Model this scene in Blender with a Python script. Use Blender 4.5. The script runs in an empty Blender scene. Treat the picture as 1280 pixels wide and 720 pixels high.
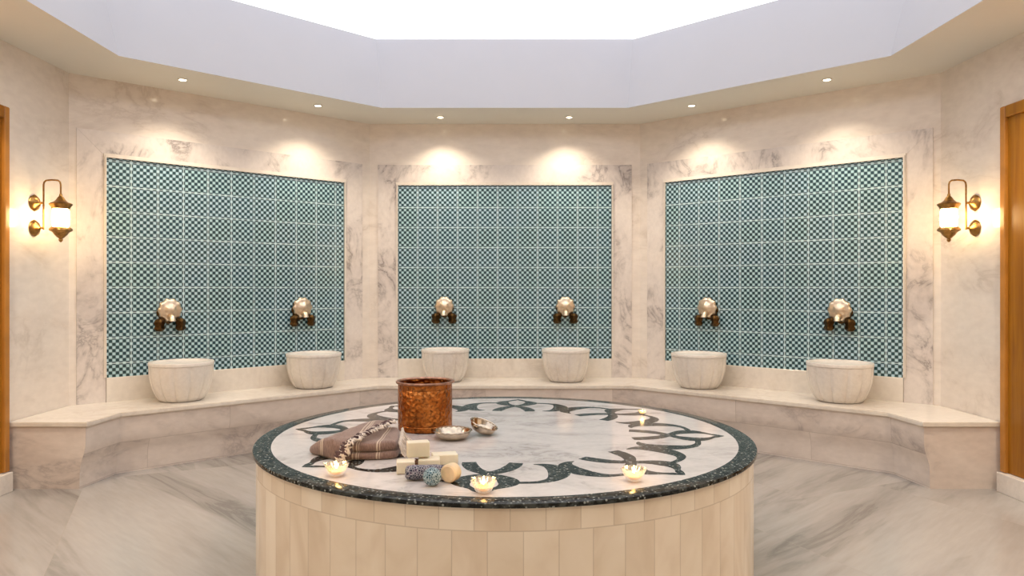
import bpy, bmesh, math, random
from mathutils import Vector, Matrix
random.seed(7)
PI = math.pi
sc = bpy.context.scene
COL = sc.collection

# ------------------------------------------------------------------ camera, world, exposure
CAMY, CAMZ = -3.987, 1.44
cam = bpy.data.cameras.new('camera'); camo = bpy.data.objects.new('camera', cam); COL.objects.link(camo)
camo.location = (0, CAMY, CAMZ); camo.rotation_euler = (PI/2, 0, 0)
cam.sensor_width = 36; cam.lens = 36*900/1280; cam.shift_x = 9/1280; cam.clip_start = .05
sc.camera = camo
w = bpy.data.worlds.new('world'); sc.world = w; w.use_nodes = True
w.node_tree.nodes['Background'].inputs[0].default_value = (.02, .02, .02, 1)
sc.view_settings.view_transform = 'Standard'; sc.view_settings.look = 'None'
sc.view_settings.exposure = 0.34; sc.view_settings.gamma = 1; sc.view_settings.use_curve_mapping = False
sc.cycles.max_bounces = 8; sc.cycles.sample_clamp_indirect = 4
SKY_STRENGTH = 1.0            # luminous stretch ceiling
SPOT_W = 39                   # each recessed downlight
LANTERN = 36                  # sconce glass
CANDLE_W = .28
WARM = (1.0, .845, .65)

# ------------------------------------------------------------------ helpers
def mesh_obj(name, bm, mat=None, parent=None, smooth=False, kind=None):
    me = bpy.data.meshes.new(name); bm.normal_update(); bm.to_mesh(me); bm.free()
    o = bpy.data.objects.new(name, me); COL.objects.link(o)
    for m in (mat if isinstance(mat, (list, tuple)) else [mat]):
        if m: me.materials.append(m)
    if smooth is True:
        for p in me.polygons: p.use_smooth = True
    elif smooth:
        for p in me.polygons: p.use_smooth = True
        me.set_sharp_from_angle(angle=math.radians(smooth))
    if parent: o.parent = parent
    if kind: o['kind'] = kind
    return o
def thing(name, label, cat, loc=(0, 0, 0), rz=0, group=None):
    o = bpy.data.objects.new(name, None); COL.objects.link(o); o.empty_display_size = .1
    o.location = loc; o.rotation_euler = (0, 0, rz); o['label'] = label; o['category'] = cat
    if group: o['group'] = group
    return o
def copy_tree(root, loc, rz, label, scale=1):
    r = root.copy(); COL.objects.link(r); r.location = loc; r.rotation_euler = (0, 0, rz); r['label'] = label
    r.scale = (scale, scale, 1)
    for ch in list(root.children):
        c = ch.copy(); COL.objects.link(c); c.parent = r
        for g in list(ch.children):
            d = g.copy(); COL.objects.link(d); d.parent = c
    return r
def box(bm, x0, x1, y0, y1, z0, z1, bev=0):
    r = bmesh.ops.create_cube(bm, size=1, matrix=Matrix.Translation(((x0+x1)/2, (y0+y1)/2, (z0+z1)/2)) @ Matrix.Diagonal((x1-x0, y1-y0, z1-z0, 1)))
    if bev:
        es = list({e for v in r['verts'] for e in v.link_edges})
        bmesh.ops.bevel(bm, geom=es, offset=bev, segments=3, affect='EDGES', profile=.5)
def lathe(bm, prof, seg=32, mod=None, M=None, close=False):
    """prof: list of (r, z); mod(theta, k) multiplies r"""
    rings = []
    for k, (r, z) in enumerate(prof):
        if r < 1e-6:
            v = bm.verts.new((0, 0, z)); rings.append([v]*seg); continue
        rings.append([bm.verts.new((r*(mod(2*PI*i/seg, k) if mod else 1)*math.cos(2*PI*i/seg),
                                    r*(mod(2*PI*i/seg, k) if mod else 1)*math.sin(2*PI*i/seg), z)) for i in range(seg)])
    pairs = list(zip(rings, rings[1:])) + ([(rings[-1], rings[0])] if close else [])
    for a, b in pairs:
        for i in range(seg):
            j = (i+1) % seg
            vs = []
            for v in (a[i], a[j], b[j], b[i]):
                if v not in vs: vs.append(v)
            if len(vs) > 2: bm.faces.new(vs)
    if M is not None:
        bmesh.ops.transform(bm, matrix=M, verts=list({v for r in rings for v in r}))
def tube(bm, pts, r, seg=10, cap=True):
    pts = [Vector(p) for p in pts]; rings = []; up = None
    rr = r if isinstance(r, (list, tuple)) else [r]*len(pts)
    for i, p in enumerate(pts):
        t = (pts[min(i+1, len(pts)-1)] - pts[max(i-1, 0)]).normalized()
        if up is None: up = t.orthogonal().normalized()
        a = (up - t*up.dot(t)).normalized(); b = t.cross(a); up = a
        rings.append([bm.verts.new(p + (a*math.cos(2*PI*k/seg) + b*math.sin(2*PI*k/seg))*rr[i]) for k in range(seg)])
    for x, y in zip(rings, rings[1:]):
        for k in range(seg): bm.faces.new((x[k], x[(k+1) % seg], y[(k+1) % seg], y[k]))
    if cap: bm.faces.new(rings[0][::-1]); bm.faces.new(rings[-1])
def prism(bm, poly, z0, z1):
    a = [bm.verts.new((x, y, z0)) for x, y in poly]; b = [bm.verts.new((x, y, z1)) for x, y in poly]
    n = len(poly)
    for i in range(n): bm.faces.new((a[i], a[(i+1) % n], b[(i+1) % n], b[i]))
    bm.faces.new(a[::-1]); bm.faces.new(b)
    bmesh.ops.recalc_face_normals(bm, faces=bm.faces[:])
def polyxz(bm, pts, y0, y1):
    """extrude a polygon in the local x-z plane from y0 to y1"""
    a = [bm.verts.new((x, y0, z)) for x, z in pts]; b = [bm.verts.new((x, y1, z)) for x, z in pts]
    n = len(pts)
    fs = [bm.faces.new((a[i], a[(i+1) % n], b[(i+1) % n], b[i])) for i in range(n)]
    fs += [bm.faces.new(a[::-1]), bm.faces.new(b)]
    bmesh.ops.recalc_face_normals(bm, faces=fs)

# ------------------------------------------------------------------ materials
class NT:
    def __init__(s, name):
        s.m = bpy.data.materials.new(name); s.m.use_nodes = True
        s.t = s.m.node_tree; s.p = s.t.nodes['Principled BSDF']; s.out = s.t.nodes['Material Output']
    def n(s, typ, ins=None, **kw):
        nd = s.t.nodes.new(typ)
        for k, v in kw.items(): setattr(nd, k, v)
        for k, v in (ins or {}).items():
            if isinstance(v, bpy.types.NodeSocket): s.t.links.new(v, nd.inputs[k])
            else: nd.inputs[k].default_value = v
        return nd
    def math(s, op, a, b=None, c=None, clamp=False):
        i = {0: a}
        if b is not None: i[1] = b
        if c is not None: i[2] = c
        return s.n('ShaderNodeMath', i, operation=op, use_clamp=clamp).outputs[0]
    def mix(s, f, a, b, mode='MIX'):
        nd = s.n('ShaderNodeMix', data_type='RGBA', blend_type=mode)
        for k, v in ((0, f), (6, a), (7, b)):
            if isinstance(v, bpy.types.NodeSocket): s.t.links.new(v, nd.inputs[k])
            else: nd.inputs[k].default_value = v
        return nd.outputs[2]
    def ramp(s, f, stops, interp='LINEAR'):
        nd = s.n('ShaderNodeValToRGB', {0: f}); cr = nd.color_ramp; cr.interpolation = interp
        while len(cr.elements) < len(stops): cr.elements.new(.5)
        for e, (p, c) in zip(cr.elements, stops):
            e.position = p; e.color = c if len(c) == 4 else (*c, 1)
        return nd.outputs[0]
    def link(s, sock, name): s.t.links.new(sock, s.p.inputs[name])
    def set(s, **kw):
        for k, v in kw.items(): s.p.inputs[k.replace('_', ' ')].default_value = v
def C4(c): return (*c, 1)
def simple(name, color, rough=.5, metal=0, spec=.5, noise=0, nscale=20, bump=0, **kw):
    t = NT(name); t.set(Roughness=rough, Metallic=metal); t.p.inputs['Specular IOR Level'].default_value = spec
    tc = t.n('ShaderNodeTexCoord').outputs['Object']
    nz = t.n('ShaderNodeTexNoise', {'Vector': tc, 'Scale': nscale, 'Detail': 4}).outputs[0]
    d = tuple(c*(1-noise) for c in color); l = tuple(min(1, c*(1+noise)) for c in color)
    t.link(t.ramp(nz, [(.3, C4(d)), (.7, C4(l))]), 'Base Color')
    if bump:
        t.link(t.n('ShaderNodeBump', {'Height': nz, 'Strength': bump, 'Distance': .004}).outputs[0], 'Normal')
    t.set(**kw)
    return t.m
def marble(name, base, cloud, vein, scale=1.0, amount=.6, rough=.15, stretch=(1, 1, 1), rot=(0, 0, 0), joints=None, width=.035, mirror=False):
    t = NT(name); t.set(Roughness=rough); t.p.inputs['Specular IOR Level'].default_value = .5
    v = t.n('ShaderNodeNewGeometry').outputs['Position']
    if mirror:
        s3 = t.n('ShaderNodeSeparateXYZ', {0: v})
        v = t.n('ShaderNodeCombineXYZ', {0: t.math('ABSOLUTE', t.math('ADD', s3.outputs[0], .13)), 1: s3.outputs[1], 2: s3.outputs[2]}).outputs[0]
    v = t.n('ShaderNodeMapping', {'Vector': v, 'Rotation': rot}).outputs[0]
    v = t.n('ShaderNodeMapping', {'Vector': v, 'Scale': stretch}).outputs[0]
    var = None
    if joints:
        uv = t.n('ShaderNodeUVMap').outputs[0]
        br = t.n('ShaderNodeTexBrick', {'Vector': uv, 'Scale': 1, 'Color1': (0, 0, 0, 1), 'Color2': (1, 1, 1, 1), 'Mortar': (.5, .5, .5, 1), 'Mortar Size': joints[2],
                 'Mortar Smooth': .1, 'Bias': 0, 'Brick Width': joints[0], 'Row Height': joints[1]}, offset=joints[3] if len(joints) > 3 else .5)
        var = br.outputs[0]
        off = t.n('ShaderNodeVectorMath', {0: var, 1: (3.7, 2.3, 5.1)}, operation='MULTIPLY').outputs[0]
        v = t.n('ShaderNodeVectorMath', {0: v, 1: off}, operation='ADD').outputs[0]
    big = t.n('ShaderNodeTexNoise', {'Vector': v, 'Scale': .9*scale, 'Detail': 5, 'Roughness': .6, 'Distortion': .6}).outputs[0]
    vn = t.n('ShaderNodeTexNoise', {'Vector': v, 'Scale': 1.25*scale, 'Detail': 7, 'Roughness': .62, 'Distortion': 1.7}).outputs[0]
    ridge = t.math('ABSOLUTE', t.math('SUBTRACT', vn, .5))
    vm = t.ramp(ridge, [(0, (1, 1, 1)), (width, (.35, .35, .35)), (width*3.2, (0, 0, 0))])
    mask = t.ramp(big, [(.47, (0, 0, 0)), (.62, (1, 1, 1))])
    vm = t.math('MULTIPLY', t.math('MULTIPLY', vm, mask), amount, clamp=True)
    c = t.mix(t.ramp(big, [(.33, (0, 0, 0)), (.68, (1, 1, 1))]), C4(base), C4(cloud))
    fine = t.n('ShaderNodeTexNoise', {'Vector': v, 'Scale': 14*scale, 'Detail': 4}).outputs[0]
    c = t.mix(.12, c, t.ramp(fine, [(.35, (.45, .42, .4)), (.65, (1, 1, 1))]), 'MULTIPLY')
    c = t.mix(vm, c, C4(vein))
    if joints:
        c = t.mix(.16, c, t.ramp(var, [(0, (.72, .7, .68)), (1, (1, 1, 1))]), 'MULTIPLY')
        c = t.mix(t.math('MULTIPLY', br.outputs[1], .45), c, (.33, .27, .21, 1))
    t.link(c, 'Base Color')
    return t.m

M = {}
CREAM = (.80, .725, .635)
M['wall'] = marble('wall_marble', (.85, .775, .695), (.80, .715, .635), (.42, .33, .26), 1.0, .4, .13, stretch=(.7, .7, 1.5))
M['frame'] = marble('frame_marble', (.82, .75, .69), (.69, .62, .575), (.27, .235, .22), 2.2, .95, .12, stretch=(1, 1, .8))
M['seat'] = marble('seat_marble', (.82, .76, .675), (.78, .705, .615), (.5, .42, .34), 1.5, .3, .16)
M['apron'] = marble('apron_marble', (.82, .73, .66), (.66, .565, .50), (.36, .30, .28), 1.6, .7, .2, stretch=(.7, .7, 1.4), joints=(1.25, .235, .0022))
M['floor'] = marble('floor_marble', (.44, .412, .382), (.33, .306, .283), (.16, .145, .13), 1.1, .75, .2, stretch=(2.4, .30, 1), rot=(0, 0, .8), joints=(1.5, 2.6, .001), width=.06, mirror=True)
M['top'] = marble('tabletop_marble', (.74, .69, .655), (.62, .575, .55), (.36, .33, .31), 2.6, .8, .1, stretch=(1, 1.6, 1))
M['basin'] = marble('basin_marble', (.83, .775, .70), (.78, .715, .645), (.55, .46, .38), 3, .35, .25)
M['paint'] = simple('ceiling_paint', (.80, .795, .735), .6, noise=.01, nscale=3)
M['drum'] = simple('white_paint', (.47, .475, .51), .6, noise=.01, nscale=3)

def staves():
    t = NT('stave_marble'); t.set(Roughness=.2)
    uv = t.n('ShaderNodeSeparateXYZ', {0: t.n('ShaderNodeUVMap').outputs[0]})
    u, v = uv.outputs[0], uv.outputs[1]
    band = t.math('GREATER_THAN', v, .532)
    us = t.math('ADD', t.math('DIVIDE', u, .135), t.math('MULTIPLY', band, .37))
    cell = t.math('FLOOR', us)
    rnd = t.n('ShaderNodeTexWhiteNoise', {'Vector': t.n('ShaderNodeCombineXYZ', {0: cell, 1: band}).outputs[0]}, noise_dimensions='3D').outputs[0]
    pos = t.n('ShaderNodeNewGeometry').outputs['Position']
    ofs = t.n('ShaderNodeCombineXYZ', {0: t.math('MULTIPLY', rnd, 7), 2: t.math('MULTIPLY', rnd, 3)}).outputs[0]
    p2 = t.n('ShaderNodeVectorMath', {0: pos, 1: ofs}, operation='ADD').outputs[0]
    n = t.n('ShaderNodeTexNoise', {'Vector': t.n('ShaderNodeMapping', {'Vector': p2, 'Scale': (2, 2, 1.1)}).outputs[0], 'Scale': 1.6, 'Detail': 5, 'Distortion': .8}).outputs[0]
    c = t.ramp(n, [(.3, (.66, .54, .41)), (.5, (.78, .68, .55)), (.7, (.84, .76, .64))])
    c = t.mix(.2, c, t.ramp(rnd, [(0, (.74, .70, .64)), (1, (1, 1, 1))]), 'MULTIPLY')
    fr = t.math('FRACT', us)
    e = t.math('MINIMUM', fr, t.math('SUBTRACT', 1, fr))
    j1 = t.math('LESS_THAN', e, .014)
    j2 = t.math('LESS_THAN', t.math('ABSOLUTE', t.math('SUBTRACT', v, .532)), .0022)
    c = t.mix(t.math('MULTIPLY', t.math('MAXIMUM', j1, j2), .4), c, (.34, .26, .18, 1))
    t.link(c, 'Base Color'); return t.m
M['staves'] = staves()

def granite():
    t = NT('black_granite'); t.set(Roughness=.16); t.p.inputs['Specular IOR Level'].default_value = .14
    pos = t.n('ShaderNodeTexCoord').outputs['Object']
    v = t.n('ShaderNodeTexVoronoi', {'Vector': pos, 'Scale': 52}, feature='F1').outputs['Distance']
    nz = t.n('ShaderNodeTexNoise', {'Vector': pos, 'Scale': 34, 'Detail': 3}).outputs[0]
    c = t.mix(t.ramp(nz, [(.45, (0, 0, 0)), (.6, (1, 1, 1))]), (.012, .013, .012, 1), (.05, .055, .05, 1))
    c = t.mix(t.ramp(v, [(.13, (1, 1, 1)), (.3, (0, 0, 0))]), c, (.30, .32, .30, 1))
    t.link(c, 'Base Color'); return t.m
M['granite'] = granite()

TILE = .214
def tiles():
    t = NT('iznik_tile'); t.set(Roughness=.22)
    tc = t.n('ShaderNodeSeparateXYZ', {0: t.n('ShaderNodeTexCoord').outputs['Object']})
    x, z = tc.outputs[0], tc.outputs[2]
    x = t.math('ADD', x, TILE*.36); z = t.math('ADD', z, TILE*.25)
    ux, uz = t.math('DIVIDE', x, TILE), t.math('DIVIDE', z, TILE)
    k = 2*PI*4
    f = t.math('MULTIPLY', t.math('COSINE', t.math('MULTIPLY', ux, k)), t.math('COSINE', t.math('MULTIPLY', uz, k)))
    # motif: pale lozenges on a dark lattice
    dots = t.ramp(t.math('MULTIPLY_ADD', f, .5, .5), [(.40, (0, 0, 0)), (.70, (1, 1, 1))])
    cx, cz = t.math('FLOOR', ux), t.math('FLOOR', uz)
    rnd = t.n('ShaderNodeTexWhiteNoise', {'Vector': t.n('ShaderNodeCombineXYZ', {0: cx, 1: cz}).outputs[0]}, noise_dimensions='2D').outputs[0]
    wob = t.n('ShaderNodeTexNoise', {'Vector': t.n('ShaderNodeTexCoord').outputs['Object'], 'Scale': 2.2, 'Detail': 2}).outputs[0]
    teal = t.mix(t.ramp(wob, [(.35, (0, 0, 0)), (.65, (1, 1, 1))]), (.018, .058, .064, 1), (.016, .062, .086, 1))
    teal = t.mix(.35, teal, t.ramp(rnd, [(0, (.5, .5, .5)), (1, (1, 1, 1))]), 'MULTIPLY')
    pale = t.mix(t.ramp(rnd, [(.2, (0, 0, 0)), (.8, (1, 1, 1))]), (.45, .66, .70, 1), (.47, .66, .74, 1))
    c = t.mix(dots, teal, pale)
    def edge(u):
        fr = t.math('FRACT', u); return t.math('MINIMUM', fr, t.math('SUBTRACT', 1, fr))
    g = t.math('LESS_THAN', t.math('MINIMUM', edge(ux), edge(uz)), .0145)
    vary = t.n('ShaderNodeTexNoise', {'Vector': t.n('ShaderNodeTexCoord').outputs['Object'], 'Scale': 3.1}).outputs[0]
    c = t.mix(t.math('MULTIPLY', g, t.ramp(vary, [(.4, (.45, .45, .45)), (.6, (1, 1, 1))])), c, (.68, .84, .86, 1))
    t.link(c, 'Base Color'); return t.m
M['tile'] = tiles()

def wood():
    t = NT('varnished_wood'); t.set(Roughness=.3); t.p.inputs['Specular IOR Level'].default_value = .3
    tc = t.n('ShaderNodeTexCoord').outputs['Object']
    v = t.n('ShaderNodeMapping', {'Vector': tc, 'Scale': (7, 7, .5)}).outputs[0]
    n = t.n('ShaderNodeTexNoise', {'Vector': v, 'Scale': 2.5, 'Detail': 6, 'Roughness': .6, 'Distortion': .6}).outputs[0]
    t.link(t.ramp(n, [(.3, (.24, .085, .005)), (.5, (.33, .128, .008)), (.7, (.40, .17, .012))]), 'Base Color'); return t.m
M['wood'] = wood()
M['wood_light'] = simple('varnished_wood_edge', (.46, .19, .03), .25, noise=.15, nscale=6)
M['brass'] = simple('pale_brass', (.74, .61, .46), .36, 1, noise=.12, nscale=30, bump=.15)
M['bronze'] = simple('dark_bronze', (.085, .048, .018), .4, 1, noise=.5, nscale=40, bump=.3)
M['antique'] = simple('antique_brass', (.33, .18, .055), .3, 1, noise=.35, nscale=40, bump=.2)
M['silver'] = simple('tinned_silver', (.56, .48, .38), .2, 1, noise=.2, nscale=35, bump=.2)
M['white_metal'] = simple('white_trim', (.8, .78, .72), .4, noise=.02)
def copper():
    t = NT('hammered_copper'); t.set(Roughness=.3, Metallic=1)
    tc = t.n('ShaderNodeTexCoord').outputs['Object']
    n = t.n('ShaderNodeTexNoise', {'Vector': tc, 'Scale': 9, 'Detail': 6, 'Roughness': .7}).outputs[0]
    f = t.n('ShaderNodeTexNoise', {'Vector': tc, 'Scale': 70, 'Detail': 2}).outputs[0]
    c = t.ramp(n, [(.3, (.25, .07, .016)), (.5, (.46, .155, .034)), (.72, (.62, .25, .07))])
    c = t.mix(t.ramp(f, [(.47, (0, 0, 0)), (.66, (.75, .75, .75))]), c, (.13, .05, .02, 1))
    t.link(c, 'Base Color')
    vo = t.n('ShaderNodeTexVoronoi', {'Vector': tc, 'Scale': 42}).outputs['Distance']
    t.link(t.n('ShaderNodeBump', {'Height': vo, 'Strength': .8, 'Distance': .008}).outputs[0], 'Normal'); return t.m
M['copper'] = copper()
M['copper_dull'] = simple('tarnished_copper', (.42, .24, .17), .38, 1, noise=.35, nscale=40, bump=.3)
def emit(name, color, s, body=None):
    t = NT(name); t.set(Emission_Color=C4(color), Emission_Strength=s, Roughness=.5); t.set(Base_Color=C4(body or color)); return t.m
M['panel'] = emit('luminous_membrane', (.94, .95, 1.0), SKY_STRENGTH)
M['lamp_glass'] = emit('lit_opal_glass', (1.0, .70, .34), LANTERN)
M['lens'] = emit('lit_lens', (1.0, .86, .62), 14)
M['flame'] = emit('candle_flame', (1.0, .62, .2), 22)
M['wax'] = emit('emissive_wax', (1.0, .42, .06), .35, (.85, .45, .12))  # slight emission stands in for flame light shining through the wax
def glass(name, tint, clear=.8):
    t = NT(name); g = t.n('ShaderNodeBsdfTransparent', {0: C4(tint)}); gl = t.n('ShaderNodeBsdfGlossy', {'Color': (1, 1, 1, 1), 'Roughness': .06})
    tr = t.n('ShaderNodeBsdfTranslucent', {'Color': C4(tint)})
    fr = t.n('ShaderNodeLayerWeight', {0: .45}).outputs[1]
    a = t.n('ShaderNodeMixShader', {0: clear, 1: tr.outputs[0], 2: g.outputs[0]})
    b = t.n('ShaderNodeMixShader', {0: t.math('MULTIPLY_ADD', fr, .7, .08), 1: a.outputs[0], 2: gl.outputs[0]})
    t.t.links.new(b.outputs[0], t.out.inputs[0]); return t.m
M['glass'] = glass('clear_pressed_glass', (1, .97, .9))
def towel():
    t = NT('striped_towel'); t.set(Roughness=.9); t.p.inputs['Sheen Weight'].default_value = .3
    tc = t.n('ShaderNodeTexCoord').outputs['Object']
    s = t.n('ShaderNodeSeparateXYZ', {0: tc}); x = s.outputs[0]
    st = None
    for p, wd in ((-.005, .003), (.012, .003), (.022, .002), (.105, .0035), (.117, .002), (-.16, .004), (-.17, .002)):
        b = t.math('LESS_THAN', t.math('ABSOLUTE', t.math('SUBTRACT', x, p)), wd)
        st = b if st is None else t.math('MAXIMUM', st, b)
    wv = t.n('ShaderNodeTexNoise', {'Vector': t.n('ShaderNodeMapping', {'Vector': tc, 'Scale': (300, 60, 60)}).outputs[0], 'Scale': 1, 'Detail': 3}).outputs[0]
    c = t.ramp(wv, [(.3, (.165, .095, .072)), (.7, (.29, .185, .145))])
    c = t.mix(t.math('MULTIPLY', st, .75), c, (.68, .56, .42, 1)); t.link(c, 'Base Color')
    t.link(t.n('ShaderNodeBump', {'Height': wv, 'Strength': .4, 'Distance': .002}).outputs[0], 'Normal'); return t.m
M['towel'] = towel()
M['fringe'] = simple('cream_thread', (.74, .64, .54), .9, noise=.2, nscale=60)
M['fringe_dark'] = simple('dark_gap_and_wick', (.09, .05, .05), .9, noise=.3, nscale=60)  # painted shade of the fringe gaps; also the candle wick colour
M['soap'] = simple('cream_soap', (.82, .74, .56), .45, noise=.05, nscale=18, Subsurface_Weight=.1)
M['honey'] = simple('honey_soap', (.78, .60, .38), .4, noise=.15, nscale=18, Subsurface_Weight=.1)
def pattern(name, c1, c2, c3, s):
    t = NT(name); t.set(Roughness=.6)
    tc = t.n('ShaderNodeTexCoord').outputs['Object']
    v = t.n('ShaderNodeTexVoronoi', {'Vector': tc, 'Scale': s}, feature='DISTANCE_TO_EDGE').outputs[0]
    k = t.n('ShaderNodeTexVoronoi', {'Vector': tc, 'Scale': s})
    c = t.mix(t.ramp(k.outputs['Color'], [(.35, (0, 0, 0)), (.6, (1, 1, 1))], 'CONSTANT'), C4(c1), C4(c2))
    c = t.mix(t.ramp(v, [(.06, (1, 1, 1)), (.13, (0, 0, 0))]), c, C4(c3)); t.link(c, 'Base Color'); return t.m
M['navy'] = pattern('navy_mottle', (.015, .02, .05), (.06, .035, .075), (.36, .34, .36), 95)
M['teal'] = pattern('teal_mottle', (.02, .07, .09), (.08, .17, .21), (.42, .52, .54), 110)

# ------------------------------------------------------------------ room shell
H = 3.196
W8 = [(-1.448, 3.723), (1.448, 3.723), (3.561, 1.893), (3.561, -1.893), (1.448, -4.6), (-1.448, -4.6), (-3.561, -1.893), (-3.561, 1.893)]
O8 = [(-1.2, 3.03), (1.2, 3.03), (2.92, 1.46), (2.92, -1.46), (1.2, -3.03), (-1.2, -3.03), (-2.92, -1.46), (-2.92, 1.46)]
FL = 1.08; ZTOP = 3.95
bm = bmesh.new(); uvl = bm.loops.layers.uv.new('UVMap')
out = [(x*1.06, y*1.06) for x, y in W8]
f = bm.faces.new([bm.verts.new((x, y, 0)) for x, y in out][::-1])
for l in f.loops: l[uvl].uv = (l.vert.co.x*.906+l.vert.co.y*.42, l.vert.co.y*.906-l.vert.co.x*.42)
r = bmesh.ops.extrude_face_region(bm, geom=[f]); bmesh.ops.translate(bm, verts=[v for v in r['geom'] if isinstance(v, bmesh.types.BMVert)], vec=(0, 0, -.06))
bmesh.ops.recalc_face_normals(bm, faces=bm.faces[:])
mesh_obj('floor', bm, M['floor'], kind='structure')

bm = bmesh.new(); n = 8
def ring(pts, z): return [bm.verts.new((x, y, z)) for x, y in pts]
a = ring(out, H); b = ring(O8, H); c = ring([(x*FL, y*FL) for x, y in O8], ZTOP); d = ring([(x*FL*1.05, y*FL*1.05) for x, y in O8], ZTOP); e = ring(out, ZTOP)
for i in range(n):
    j = (i+1) % n
    f = bm.faces.new((a[i], b[i], b[j], a[j])); f.material_index = 0
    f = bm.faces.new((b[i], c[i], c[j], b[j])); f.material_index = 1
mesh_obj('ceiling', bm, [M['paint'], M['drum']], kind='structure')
bm = bmesh.new(); prism(bm, [(x*FL*1.01, y*FL*1.01) for x, y in O8], ZTOP-.002, ZTOP+.05)
o = mesh_obj('luminous_ceiling_panel', bm, M['panel'])
o['label'] = 'large glowing white eight-sided light panel overhead inside the raised ceiling'; o['category'] = 'ceiling light'

def facet(i):
    """wall frame between W8[i] and W8[i+1]: x to the right seen from inside, y out of the room"""
    p, q = Vector(W8[i]), Vector(W8[(i+1) % 8]); d = q-p
    return (p+q)/2, math.atan2(d.y, d.x), d.length
NAMES = ['wall_back', 'wall_back_right', 'wall_right', 'wall_front_right', 'wall_front', 'wall_front_left', 'wall_left', 'wall_back_left']
walls = {}
for i, nm in enumerate(NAMES):
    c, ang, L = facet(i)
    bm = bmesh.new(); box(bm, -L/2-.02, L/2+.02, 0, .12, 0, H)
    o = mesh_obj(nm, bm, M['wall'], kind='structure'); o.location = (c.x, c.y, 0); o.rotation_euler = (0, 0, ang)
    walls[nm] = (o, L)
PZ0, PZ1, FW = .686, 2.541, .215
def alcove(nm, cx, hw):
    """marble frame, tile field, moulding and splashback of one wall"""
    o, L = walls[nm]
    x0, x1 = cx-hw, cx+hw; T = -.008
    bm = bmesh.new(); box(bm, x0-.005, x1+.005, -.006, .004, PZ0-.02, PZ1+.005); mesh_obj('tile_panel', bm, M['tile'], o)
    bm = bmesh.new()
    polyxz(bm, [(x0-FW, .47), (x0, .47), (x0, PZ1), (x0-FW, PZ1+FW)], T, .004)
    polyxz(bm, [(x1, .47), (x1+FW, .47), (x1+FW, PZ1+FW), (x1, PZ1)], T, .004)
    polyxz(bm, [(x0-FW+.0012, PZ1+FW), (x0, PZ1+.0012), (x1, PZ1+.0012), (x1+FW-.0012, PZ1+FW)], T, .004)
    mesh_obj('marble_frame', bm, M['frame'], o)
    bm = bmesh.new()
    for k, (w_, t_) in enumerate(((.030, -.018), (.014, -.026))):
        polyxz(bm, [(x0, PZ1-.004), (x1, PZ1-.004), (x1, PZ1+w_), (x0, PZ1+w_)], t_, T+.002)
        for s, xx in ((-1, x0), (1, x1)):
            w2 = w_*.6
            xa, xb = (xx-w2, xx+.002) if s < 0 else (xx-.002, xx+w2)
            polyxz(bm, [(xa, PZ0), (xb, PZ0), (xb, PZ1+w_), (xa, PZ1+w_)], t_, T+.002)
    mesh_obj('moulding', bm, M['seat'], o)
    bm = bmesh.new(); box(bm, x0+.002, x1-.002, -.020, .004, .47, PZ0, .003)
    mesh_obj('splashback', bm, M['seat'], o)
alcove('wall_back', 0, 1.143)
alcove('wall_back_right', .018, 1.11)
alcove('wall_back_left', -.018, 1.11)

# doors in the side walls: varnished wood casing on a white marble plinth
for k, s in ((1, -1), (2, 1)):
    root = bpy.data.objects.new('door_%d' % k, None); COL.objects.link(root); root['kind'] = 'structure'; root.location = (s*3.561, .1, 0)
    def bx(name, x0, x1, y0, y1, z0, z1, m, bev=.004):
        bm = bmesh.new(); a, b = (x0*s, x1*s); box(bm, min(a, b), max(a, b), y0, y1, z0, z1, bev); return mesh_obj(name, bm, m, root)
    bx('door_panel', -.028, .02, -.98, .98, .14, 2.66, M['wood'])
    for ya, yb in ((.968, 1.02), (-1.02, -.968)): bx('casing', -.052, .02, ya, yb, .14, 2.72, M['wood_light'], .008)
    bx('head_casing', -.052, .02, -.966, .966, 2.635, 2.72, M['wood'], .008)
    bx('middle_stile', -.04, .01, -.05, .05, .14, 2.63, M['wood'])
    bx('plinth', -.075, .02, -1.02, 1.02, 0, .137, M['basin'])

# ------------------------------------------------------------------ marble bench
def offset_poly(pts, d):
    """shift an open plan polyline sideways by d (to its left), mitred"""
    res = []
    P = [Vector(p) for p in pts]
    for i, p in enumerate(P):
        ns = []
        if i > 0: t = (P[i]-P[i-1]).normalized(); ns.append(Vector((-t.y, t.x)))
        if i < len(P)-1: t = (P[i+1]-P[i]).normalized(); ns.append(Vector((-t.y, t.x)))
        if len(ns) == 1: res.append(p+ns[0]*d); continue
        m = (ns[0]+ns[1]).normalized(); res.append(p+m*d/m.dot(ns[0]))
    return res
FRONT = [(-2.985, 1.156), (-2.95, 1.56), (-1.25, 3.09), (1.25, 3.09), (2.95, 1.56), (2.985, 1.156)]
g = .002
WALLP = [(-3.561+g, 1.156), (-3.561+g, 1.893), (-1.448, 3.723-g), (1.448, 3.723-g), (3.561-g, 1.893), (3.561-g, 1.156)]
bench = thing('wall_bench', 'long pale marble bench running along the three tiled walls', 'bench')
bm = bmesh.new(); poly = FRONT + WALLP[::-1]
prism(bm, poly, .445, .48)
es = [e for e in bm.edges if abs(e.verts[0].co.z-e.verts[1].co.z) < 1e-5]
bmesh.ops.bevel(bm, geom=es, offset=.006, segments=2, affect='EDGES')
mesh_obj('seat_slab', bm, M['seat'], bench)
PROF = [(.016, .4449), (.018, .33), (.022, .285), (.032, .245), (.046, .205), (.055, .17), (.06, .12), (.062, 0)]
bm = bmesh.new(); uvl = bm.loops.layers.uv.new('UVMap')
lines = [offset_poly(FRONT, dd) for dd, z in PROF]
rows = [[bm.verts.new((p.x, p.y if 0 < i < 5 else 1.17, z)) for i, p in enumerate(ln)] for ln, (dd, z) in zip(lines, PROF)]
arc = [0]
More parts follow.
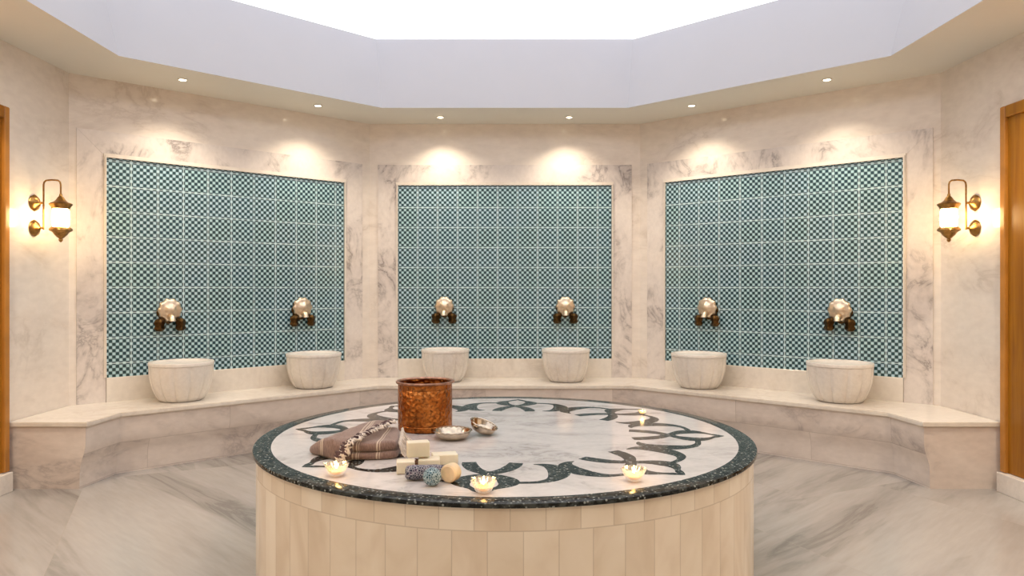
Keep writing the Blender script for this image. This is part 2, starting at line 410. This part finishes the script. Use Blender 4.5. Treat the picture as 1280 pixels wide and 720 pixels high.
for i in range(5): arc.append(arc[-1]+(Vector(FRONT[i+1])-Vector(FRONT[i])).length)
for k in range(len(PROF)-1):
    for i in range(5):
        f = bm.faces.new((rows[k+1][i], rows[k+1][i+1], rows[k][i+1], rows[k][i]))
        for l in f.loops:
            ii = i if l.vert in (rows[k][i], rows[k+1][i]) else i+1
            l[uvl].uv = (arc[ii], l.vert.co.z-.012)
for i, sx in ((0, -1), (5, 1)):
    ends = [rows[k][i] for k in range(len(PROF))]
    wv = [bm.verts.new((sx*(3.561-g), 1.17, 0)), bm.verts.new((sx*(3.561-g), 1.17, .4449))]
    f = bm.faces.new(ends+wv)
    for l in f.loops: l[uvl].uv = (abs(l.vert.co.x)*.4+.2, l.vert.co.z*.2+.01)
bmesh.ops.recalc_face_normals(bm, faces=bm.faces[:])
mesh_obj('bench_front', bm, M['apron'], bench, smooth=35)

# ------------------------------------------------------------------ round table (heated platform)
TZ, R, RI = .64, 1.32, 1.232
table = thing('round_platform', 'large round marble platform with black rim and white inlaid top, centre of the room', 'platform')
bm = bmesh.new(); uvl = bm.loops.layers.uv.new('UVMap'); N = 128; RB = 1.303
lo = [bm.verts.new((RB*math.cos(2*PI*i/N), RB*math.sin(2*PI*i/N), 0)) for i in range(N)]
hi = [bm.verts.new((RB*math.cos(2*PI*i/N), RB*math.sin(2*PI*i/N), .6215)) for i in range(N)]
for i in range(N):
    j = (i+1) % N; f = bm.faces.new((lo[i], lo[j], hi[j], hi[i]))
    for l, (u, z) in zip(f.loops, ((i, 0), (i+1, 0), (i+1, .6215), (i, .6215))): l[uvl].uv = (u*2*PI*RB/N, z)
mesh_obj('drum_base', bm, M['staves'], table, smooth=True)
bm = bmesh.new()
lathe(bm, [(RI, .60), (RI, TZ), (R-.005, TZ), (R-.0015, TZ-.0015), (R, TZ-.005), (R, .6235), (R-.002, .622), (RI, .622)], N, close=False)
bmesh.ops.recalc_face_normals(bm, faces=bm.faces[:])
mesh_obj('rim', bm, M['granite'], table, smooth=30)
# white top with the scrolling black inlay
bm = bmesh.new()
lathe(bm, [(RI, .61), (RI, TZ), (.6, TZ), (0, TZ)], N)
def spline(pts, n=7):
    """Catmull-Rom through (u, v, width)"""
    res = []; P = [pts[0]] + pts + [pts[-1]]
    for i in range(1, len(P)-2):
        for k in range(n):
            t = k/n; a, b, c, d = P[i-1:i+3]
            res.append(tuple(.5*((2*b[q])+(-a[q]+c[q])*t+(2*a[q]-5*b[q]+4*c[q]-d[q])*t*t+(-a[q]+3*b[q]-3*c[q]+d[q])*t**3) for q in range(3)))
    res.append(pts[-1]); return res
zi = [0]
def stroke(pts, ang):
    pts = spline(pts); zi[0] += 1; z = TZ+.0005+.00003*(zi[0] % 5)
    L = []; Rr = []
    for i, (u, v, wd) in enumerate(pts):
        p0, p1 = pts[max(i-1, 0)], pts[min(i+1, len(pts)-1)]
        t = Vector((p1[0]-p0[0], p1[1]-p0[1])).normalized(); nn = Vector((-t.y, t.x))
        for s, lst in ((.5, L), (-.5, Rr)):
            q = Vector((u, v))+nn*wd*s
            lst.append(bm.verts.new((q.x*math.sin(ang)+q.y*math.cos(ang), -q.x*math.cos(ang)+q.y*math.sin(ang), z)))
    for i in range(len(L)-1):
        f = bm.faces.new((Rr[i], Rr[i+1], L[i+1], L[i])); f.material_index = 1
        if f.normal.z < 0: pass
CRES = [(.187, .712, .008), (.225, .714, .038), (.268, .742, .072), (.300, .81, .098), (.302, .89, .090), (.275, .965, .056), (.22, 1.007, .034), (.15, 1.022, .030), (.09, 1.025, .03)]
CUP = [(-.108, .690, .064), (-.098, .745, .072), (-.070, .815, .068), (-.030, .864, .056), (0, .877, .052)]
STEM = [(0, .902, .046), (.045, .93, .055), (.088, .985, .088), (.098, 1.035, .088), (.080, 1.08, .054), (.05, 1.115, .028), (.02, 1.15, .036), (0, 1.19, .004)]
for k in range(8):
    ang = math.radians(-94.6 + 45*k)
    for s in (1, -1):
        stroke([(u*s, v, w_) for u, v, w_ in CRES], ang); stroke([(u*s, v, w_) for u, v, w_ in STEM], ang); stroke([(u*s, v, w_) for u, v, w_ in CUP], ang)
for f in bm.faces:
    f.normal_update()
    if f.material_index == 1 and f.normal.z < 0: f.normal_flip()
mesh_obj('tabletop', bm, [M['top'], M['granite']], table)

# ------------------------------------------------------------------ fluted basins
def basin_proto():
    root = thing('wash_basin', '', 'basin', group='marble wash basins on the bench')
    NF = 12
    bm = bmesh.new()
    prof = [(0, 0), (.165, 0), (.182, .006), (.205, .035), (.226, .075), (.245, .125), (.258, .18), (.264, .24), (.266, .300), (.2, .3005)]
    lathe(bm, prof, 12*14, lambda t, k: 1-(0, .06, .07, .07, .065, .055, .045, .035, .02, 0)[k]*(1-abs(math.sin(NF*t/2)))**2.4)
    mesh_obj('bowl', bm, M['basin'], root, smooth=40)
    bm = bmesh.new()
    lathe(bm, [(.20, .3008), (.266, .3008), (.2695, .303), (.270, .327), (.267, .331), (.238, .331), (.228, .322), (.2, .312), (.12, .304), (0, .302)], 72)
    mesh_obj('rim', bm, M['basin'], root, smooth=40)
    return root
def tap_proto():
    """ornate hammam tap: domed flower rosette, spout and two dark bronze levers on a bronze back plate"""
    root = thing('wall_tap', '', 'tap', group='ornate bronze taps on the tiled walls')
    Ry = Matrix.Rotation(PI/2, 4, 'X')          # lathe axis +z -> -y (out of the wall into the room)
    bm = bmesh.new()
    lathe(bm, [(0, 0), (.088, 0), (.098, .006), (.092, .014), (.06, .02), (0, .022)], 40, lambda t, k: 1+.05*math.cos(8*t), Matrix.Translation((0, 0, .0)) @ Ry)
    mesh_obj('back_plate', bm, M['bronze'], root, smooth=50)
    bm = bmesh.new()
    lathe(bm, [(.094, .018), (.100, .03), (.092, .045), (.075, .054), (.058, .052), (.046, .060), (.03, .074), (.012, .080), (0, .081)], 48, lambda t, k: 1+(.055 if k < 5 else .02)*math.cos(10*t), Matrix.Translation((0, -.012, .022)) @ Ry)
    mesh_obj('rosette', bm, M['brass'], root, smooth=50)
    bm = bmesh.new()
    tube(bm, [(0, -.03, -.03), (0, -.085, -.04), (0, -.108, -.05), (0, -.114, -.064), (0, -.114, -.074)], [.032, .03, .028, .026, .03], 14)
    mesh_obj('spout', bm, M['brass'], root, smooth=40)
    for s in (-1, 1):
        bm = bmesh.new()
        tube(bm, [(s*.04, -.02, -.05), (s*.075, -.045, -.075), (s*.088, -.05, -.11)], [.02, .024, .021], 12)
        lathe(bm, [(0, -.05), (.02, -.048), (.034, -.03), (.026, -.01), (.034, .012), (.028, .032), (.012, .044), (0, .046)], 20, lambda t, k: 1+.16*math.cos(4*t), Matrix.Translation((s*.088, -.05, -.105)) @ Matrix.Scale(1.2, 4))
        mesh_obj('lever', bm, M['bronze'], root, smooth=45)
    return root
def on_wall(nm, x, y, z):
    o, L = walls[nm]; a = o.rotation_euler[2]
    return (o.location.x+x*math.cos(a)-y*math.sin(a), o.location.y+x*math.sin(a)+y*math.cos(a), z), a
spots_ = [('wall_back_left', -.606, -.632, 'left tiled wall, the one nearer the left door', .97), ('wall_back_left', .616, .611, 'left tiled wall, the one nearer the centre wall', .97),
          ('wall_back', -.614, -.645, 'centre tiled wall, the one behind the copper bucket', .92), ('wall_back', .630, .645, 'centre tiled wall, the right one of two', .92),
          ('wall_back_right', -.585, -.611, 'right tiled wall, the one nearer the centre wall', .97), ('wall_back_right', .70, .632, 'right tiled wall, the one nearer the right door', .98)]
bp, tp = basin_proto(), tap_proto()
for k, (nm, x, xt, txt, s) in enumerate(spots_):
    loc, a = on_wall(nm, x, -.024-.27*s, .4805)
    lb = 'fluted marble basin below the ' + txt
    if k == 0: bp.location = loc; bp.rotation_euler = (0, 0, a); bp['label'] = lb; bp.scale = (s, s, 1)
    else: copy_tree(bp, loc, a, lb, s)
    loc, a = on_wall(nm, xt, -.0065, 1.225)
    lb = 'brass rosette tap on the ' + txt
    if k == 0: tp.location = loc; tp.rotation_euler = (0, 0, a); tp['label'] = lb
    else: copy_tree(tp, loc, a, lb)

# ------------------------------------------------------------------ recessed downlights
def downlight_proto():
    root = thing('recessed_downlight', '', 'downlight', group='recessed downlights in the ceiling border')
    bm = bmesh.new(); lathe(bm, [(.034, .004), (.036, -.004), (.047, -.004), (.05, 0.0), (.05, .004)], 28); mesh_obj('trim_ring', bm, M['white_metal'], root, smooth=40)
    bm = bmesh.new(); lathe(bm, [(.034, -.001), (.02, -.005), (0, -.006)], 24); mesh_obj('lens', bm, M['lens'], root, smooth=True)
    return root
def spot_light(root, w_):
    l = bpy.data.lights.new('downlight_beam', 'SPOT'); l.energy = w_; l.color = WARM; l.spot_size = math.radians(130); l.spot_blend = .65; l.shadow_soft_size = .03
    o = bpy.data.objects.new('downlight_beam', l); COL.objects.link(o); o.parent = root; o.location = (0, 0, -.012)
DL = [(-2.71, 2.07, 'above the left tiled wall, nearer the left door'), (-1.795, 2.93, 'above the left tiled wall, nearer the centre wall'),
      (-.66, 3.398, 'above the centre tiled wall, the left one of two'), (.66, 3.398, 'above the centre tiled wall, the right one of two'),
      (1.795, 2.93, 'above the right tiled wall, nearer the centre wall'), (2.71, 2.07, 'above the right tiled wall, nearer the right door'),
      (-3.2, .3, 'over the left door'), (3.2, .3, 'over the right door'), (-3.2, -1.2, 'added for room light, over the near end of the left door'), (3.2, -1.2, 'added for room light, over the near end of the right door'),
      (-2.9, -2.2, 'added for room light, by the left wall beside the camera'), (2.9, -2.2, 'added for room light, by the right wall beside the camera'),  # this pair and the near-end pair are added for ambient light
      (-.7, -3.9, 'behind the camera on the left'), (.7, -3.9, 'behind the camera on the right')]
dp = downlight_proto(); roots = []
for k, (x, y, txt) in enumerate(DL):
    lb = 'recessed ceiling downlight ' + txt
    if k == 0: dp.location = (x, y, H-.0045); dp['label'] = lb; dp.scale = (.82, .82, 1); roots.append(dp)
    else: roots.append(copy_tree(dp, (x, y, H-.0045), 0, lb)); roots[-1].scale = (.82, .82, 1)
for k, r_ in enumerate(roots): spot_light(r_, SPOT_W if k < 6 else SPOT_W*2.3)  # out-of-view downlights run stronger to raise the ambient light

# ------------------------------------------------------------------ wall lanterns
def sconce(s, txt):
    root = thing('wall_lantern', 'brass wall lantern with a lit glass shade on a hooked arm, beside the %s door' % txt, 'wall lamp', (s*3.561, 1.455, 1.985), 0, 'brass wall lanterns')
    def X(d): return -s*d                      # d metres out from the wall
    for z in (.098, -.092):
        bm = bmesh.new()
        lathe(bm, [(0, 0), (.052, 0), (.062, .006), (.058, .016), (.04, .03), (.022, .042), (.01, .05), (.008, .075), (0, .076)], 28, lambda t, k: 1+.03*math.cos(8*t) if k < 4 else 1,
              Matrix.Translation((0, 0, z)) @ Matrix.Rotation(-s*PI/2, 4, 'Y'))
        mesh_obj('wall_mount', bm, M['antique'], root, smooth=45)
    bm = bmesh.new()
    pts = [(X(.075), 0, -.105), (X(.075), 0, .10), (X(.075), 0, .235), (X(.08), 0, .255), (X(.095), 0, .268), (X(.14), 0, .272), (X(.185), 0, .268), (X(.2), 0, .255), (X(.205), 0, .235), (X(.205), 0, .165)]
    tube(bm, pts, .0065, 10); mesh_obj('arm', bm, M['antique'], root, smooth=50)
    T = Matrix.Translation((X(.205), 0, 0))
    bm = bmesh.new(); lathe(bm, [(0, .168), (.01, .166), (.013, .148), (.02, .142), (.034, .118), (.052, .102), (.072, .096), (.079, .088), (.074, .078), (.066, .070), (.06, .052), (0, .05)], 28, lambda t, k: 1+.03*math.cos(12*t) if 5 < k < 10 else 1, T)
    mesh_obj('lantern_cap', bm, M['antique'], root, smooth=40)
    bm = bmesh.new(); lathe(bm, [(0, .052), (.05, .052), (.058, .03), (.06, -.02), (.056, -.07), (.05, -.085), (0, -.085)], 28, None, T)
    mesh_obj('glass_shade', bm, M['lamp_glass'], root, smooth=50)
    bm = bmesh.new(); lathe(bm, [(0, -.083), (.06, -.084), (.074, -.095), (.079, -.108), (.07, -.116), (.056, -.124), (.042, -.145), (.022, -.165), (.012, -.172), (.016, -.182), (.008, -.196), (0, -.2)], 28, lambda t, k: 1+.03*math.cos(12*t) if k < 6 else 1, T)
    mesh_obj('lantern_base', bm, M['antique'], root, smooth=40)
sconce(-1, 'left'); sconce(1, 'right')

# ------------------------------------------------------------------ things on the platform
ZT = TZ+.0012
bucket = thing('copper_bucket', 'hammered copper bucket with a flat rim standing on the platform', 'bucket', (-.452, .10, ZT))
bm = bmesh.new()
lathe(bm, [(0, 0), (.146, 0), (.152, .006), (.153, .03), (.150, .034), (.153, .038), (.153, .225), (.150, .23), (.153, .236), (.153, .262), (.148, .262), (.147, .02), (0, .015)], 56)
mesh_obj('body', bm, M['copper'], bucket, smooth=35)
bm = bmesh.new(); lathe(bm, [(.147, .262), (.152, .2605), (.162, .262), (.1665, .267), (.1655, .273), (.158, .276), (.150, .274), (.146, .268)], 56, lambda t, k: 1+.006*math.sin(9*t), close=True)
mesh_obj('rim', bm, M['copper_dull'], bucket, smooth=45)

def bowl(loc, rot, label, r):
    root = thing('silver_bowl', label, 'bowl', loc, 0, 'silver bath bowls beside the bucket'); root.rotation_euler = rot
    k = r/.103
    bm = bmesh.new(); lathe(bm, [(q*k, z) for q, z in [(0, 0), (.06, 0), (.078, .006), (.092, .02), (.099, .038), (.0985, .044), (.094, .04), (.086, .022), (.07, .010), (.03, .007), (.024, .014), (.01, .02), (0, .0205)]], 40)
    mesh_obj('bowl_body', bm, M['silver'], root, smooth=50)
    bm = bmesh.new(); lathe(bm, [(q*k, z) for q, z in [(.097, .040), (.102, .041), (.106, .045), (.103, .049), (.097, .047)]], 40, lambda t, k_: 1+.03*math.cos(20*t), close=True)
    mesh_obj('rim', bm, M['silver'], root, smooth=50)
    return root
bowl((-.277, -.165, ZT), (0, 0, 0), 'silver bowl lying flat in front of the copper bucket', .100)
bowl((-.128, -.06, ZT+.017), (math.radians(6), math.radians(20), 0), 'silver bowl propped at a tilt behind the flat silver bowl', .076)

# folded towel
tow = thing('folded_towel', 'mauve brown striped bath towel, folded, with cream fringe, on the platform', 'towel', (-.70, -.42, ZT))
def cloth(name, poly, zb, zt, parent, rnd=.014, sub=6, wr=.004):
    P = [Vector(p) for p in poly]; cen = sum(P, Vector((0, 0)))/len(P)
    pts = P                                            # round the corners, keeping a closed outline
    for it in range(3):
        q = .12 if it == 0 else .25
        pts = [p for a, b in zip(pts, pts[1:]+pts[:1]) for p in (a.lerp(b, q), a.lerp(b, 1-q))]
    bm = bmesh.new(); rings = []
    def put(scale_in, f):
        rg = []
        for q in pts:
            d = (cen-q); L = d.length; p = q+d*min(1, scale_in/L) if scale_in < 9 else cen
            rg.append(bm.verts.new((p.x, p.y, f(p))))
        rings.append(rg)
    wz = lambda p: wr*math.sin(31*p.x+17*p.y)*math.cos(23*p.y-9*p.x)
    put(rnd*1.2, lambda p: zb(p)); put(rnd*.3, lambda p: zb(p)*.85+zt(p)*.15); put(0, lambda p: (zb(p)+zt(p))/2); put(rnd*.3, lambda p: zb(p)*.15+zt(p)*.85+wz(p)*.5); put(rnd*1.2, lambda p: zt(p)+wz(p))
    for s in (.05, .09, .13, .17, .2): put(s, lambda p: zt(p)+wz(p))
    for a, b in zip(rings, rings[1:]):
        for i in range(len(a)):
            j = (i+1) % len(a); bm.faces.new((a[i], a[j], b[j], b[i]))
    bm.faces.new(rings[0][::-1]); bm.faces.new(rings[-1])
    bmesh.ops.remove_doubles(bm, verts=bm.verts[:], dist=1e-5); bmesh.ops.recalc_face_normals(bm, faces=bm.faces[:])
    return mesh_obj(name, bm, M['towel'], parent, smooth=60)
LOW = [(.212, -.215), (-.04, -.245), (-.06, -.10), (-.02, .14), (.16, .18)]
UP = [(.205, -.205), (-.03, -.235), (-.04, -.10), (.0, .13), (.155, .175)]
cloth('lower_fold', LOW, lambda p: 0, lambda p: .034, tow)
cloth('upper_fold', UP, lambda p: .036, lambda p: .078+.01*(p.y+.2), tow)
FLAP = [(-.02, -.268), (-.10, -.235), (-.245, -.105), (-.235, -.06), (-.13, .23), (-.08, .275), (.10, .20), (.085, .10)]
def ft(p):                                             # the flap lies over the folds and slopes to the platform on the left
    k = max(0, min(1, (p.x*.93-p.y*.36+.205)/.17)); k = math.sin(k*PI/2)
    j = max(0, min(1, (p.y+.285)/.07))
    return .022+.066*k*(.35+.65*j)+.012*max(0, min(1, (p.y+.1)/.3))
cloth('top_flap', FLAP, lambda p: .001, lambda p: ft(p)+.006, tow, sub=9, wr=.003)
def fringe(name, p0, p1, n, direction, ln, m, zf):
    bm = bmesh.new()
    for i in range(n):
        t = (i+random.random()*.7)/n; x = p0[0]+(p1[0]-p0[0])*t; y = p0[1]+(p1[1]-p0[1])*t
        dx, dy = direction; a = random.uniform(-.7, .7); dx, dy = dx*math.cos(a)-dy*math.sin(a), dx*math.sin(a)+dy*math.cos(a)
        l = ln*random.uniform(.7, 1.2); pts = []
        for k in range(5):
            u = k/4; px_, py_ = x+dx*l*u+.004*math.sin(9*u+i), y+dy*l*u
            pts.append((px_, py_, zf(px_, py_, u)))
        tube(bm, pts, [.0030, .0028, .0028, .0034, .002], 6)
    o = mesh_obj(name, bm, m, tow, smooth=True); return o
fl_z = lambda x, y, u: max(.082+.01*(y+.2)+.006 if (y > -.205) else .05, ft(Vector((x, y)))+.010)
def fpath(t):                                          # along the flap edge: up the front of the folds, then over the top
    K = [(-.062, -.282, .016), (-.050, -.278, .045), (-.022, -.262, .088), (.03, -.14, .106), (.075, .02, .108), (.112, .15, .110)]
    f = t*(len(K)-1); i = min(int(f), len(K)-2); return Vector(K[i]).lerp(Vector(K[i+1]), f-i)
bm = bmesh.new(); bd = bmesh.new(); NFR = 34
for i in range(NFR):
    t = (i+.5)/NFR; p = fpath(t); tg = (fpath(min(1, t+.02))-fpath(max(0, t-.02))).normalized()
    up = Vector((0, -.75, .65)) if t < .35 else Vector((0, 0, 1)); sd = tg.cross(up).normalized()
    for q in range(2):
        a = random.uniform(-.018, .0); b = random.uniform(.022, .045); sk = random.choice((-1, 1))*random.uniform(.006, .018); pts = []
        for k in range(6):
            u = k/5; pts.append(p+sd*(a+(b-a)*u)+tg*(sk*math.sin(u*4.2)+random.uniform(-.002, .002))+up*(.004+.006*math.sin(u*PI)-.004*u))
        tube(bm, pts, [.003, .0042, .004, .0046, .005, .002], 6)
    c_ = p+sd*random.uniform(-.004, .016)+tg*.006
    tube(bd, [c_-sd*.02+up*.003, c_-sd*.008+up*.007, c_+sd*.008+up*.007, c_+sd*.022+up*.003], [.003, .0062, .0062, .003], 7)  # dark tubes put in as the shade between cream strands
o = mesh_obj('fringe', bm, M['fringe'], tow, smooth=True); o['kind'] = 'stuff'; o['label'] = 'cream knotted fringe along the flap'
o = mesh_obj('fringe', bd, M['fringe_dark'], tow, smooth=True); o['kind'] = 'stuff'; o['label'] = 'dark strands imitating the shaded gaps in the flap fringe'
o = fringe('fringe', (.205, -.20), (.165, .19), 60, (1, -.15), .05, M['fringe'], lambda x, y, u: .066*(1-u)**1.5+.006); o['kind'] = 'stuff'; o['label'] = 'cream fringe at the right end of the folds'

# soap blocks
def soap(loc, sx, sy, sz, rz, label, m='soap', rx=0):
    bm = bmesh.new(); box(bm, -sx/2, sx/2, -sy/2, sy/2, 0, sz, .005)
    o = mesh_obj('soap_block', bm, M[m], smooth=40); o.location = loc; o.rotation_euler = (rx, 0, rz)
    o['label'] = label; o['category'] = 'soap'; o['group'] = 'cream soap blocks'
    return o
soap((-.430, -.865, ZT), .078, .07, .052, .15, 'cream soap block at the left end of the pile, below the towel fringe')
soap((-.335, -.80, ZT), .095, .08, .047, .1, 'cream soap block at the bottom of the pile, under the tall block')
soap((-.275, -.70, ZT), .115, .075, .045, .22, 'cream soap block lying at the back right of the pile')
soap((-.385, -.795, ZT+.054), .098, .06, .066, .25, 'cream soap block standing on top of the pile')
# patterned soaps
bm = bmesh.new(); prof = [(0, -.082), (.018, -.081), (.027, -.074), (.031, -.05), (.030, 0), (.031, .05), (.027, .074), (.018, .081), (0, .082)]
lathe(bm, prof, 24, lambda t, k: 1+.03*math.cos(5*t), Matrix.Rotation(PI/2, 4, 'Y'))
o = mesh_obj('soap_roll', bm, M['navy'], smooth=50); o.location = (-.333, -.985, ZT+.031); o.rotation_euler = (0, 0, .08)
o['label'] = 'dark navy mottled soap roll lying in front of the cream blocks'; o['category'] = 'soap'
bm = bmesh.new(); lathe(bm, [(0, -.036), (.014, -.034), (.027, -.026), (.036, -.010), (.038, 0), (.036, .012), (.027, .026), (.014, .034), (0, .036)], 28)
o = mesh_obj('soap_ball', bm, M['teal'], smooth=True); o.location = (-.294, -1.075, ZT+.036)
o['label'] = 'round teal mottled soap ball in front of the navy roll'; o['category'] = 'soap'
bm = bmesh.new(); lathe(bm, [(0, -.028), (.03, -.028), (.037, -.022), (.038, 0), (.037, .022), (.03, .028), (0, .028)], 28, None, Matrix.Rotation(1.15, 4, 'Z') @ Matrix.Rotation(PI/2, 4, 'Y'))
o = mesh_obj('soap_disc', bm, M['honey'], smooth=40); o.location = (-.222, -1.02, ZT+.0385)
o['label'] = 'honey coloured round soap standing on edge right of the navy roll'; o['category'] = 'soap'

# candle holders
def candle_proto():
    root = thing('candle_holder', '', 'candle holder', group='glass candle holders on the platform')
    bm = bmesh.new()
    sc8 = lambda t, k: 1+(.0, .0, .02, .05, .1, .13, .1, .05, .02, 0)[min(k, 9)]*math.cos(8*t)
    lathe(bm, [(0, 0), (.022, 0), (.032, .008), (.038, .022), (.044, .038), (.050, .054), (.047, .054), (.040, .038), (.033, .022), (.02, .008), (0, .006)], 48, sc8)
    mesh_obj('glass_cup', bm, M['glass'], root, smooth=60)
    bm = bmesh.new(); lathe(bm, [(0, .008), (.019, .009), (.030, .022), (.031, .025), (.008, .0245), (0, .024)], 24); mesh_obj('wax', bm, M['wax'], root, smooth=50)
    bm = bmesh.new(); tube(bm, [(0, 0, .024), (.001, 0, .034)], .0012, 6); mesh_obj('wick', bm, M['fringe_dark'], root)
    bm = bmesh.new(); lathe(bm, [(0, .030), (.004, .033), (.0062, .040), (.005, .050), (.002, .060), (0, .065)], 14); mesh_obj('flame', bm, M['flame'], root, smooth=True)
    return root
CP = [(-.717, -.925, 'left, in front of the towel'), (-.083, -1.175, 'near the front edge, right of the soaps'), (.535, -1.005, 'right front, on the inlay'), (.868, .56, 'far right at the back, near the rim')]
cp = candle_proto(); cr = [cp]
for k, (x, y, txt) in enumerate(CP):
    lb = 'lit glass flower candle holder on the platform, ' + txt
    if k == 0: cp.location = (x, y, ZT); cp['label'] = lb
    else: cr.append(copy_tree(cp, (x, y, ZT), k*.4, lb))
cr[3].scale = (.5, .5, .5); cr[3]['label'] = 'small lit candle holder at the far right back edge of the platform'
for r_ in cr:
    l = bpy.data.lights.new('candle_light', 'POINT'); l.energy = CANDLE_W*(.3 if r_ is cr[3] else 1); l.color = (1, .6, .22); l.shadow_soft_size = .012
    o = bpy.data.objects.new('candle_light', l); COL.objects.link(o); o.parent = r_; o.location = (0, 0, .072)
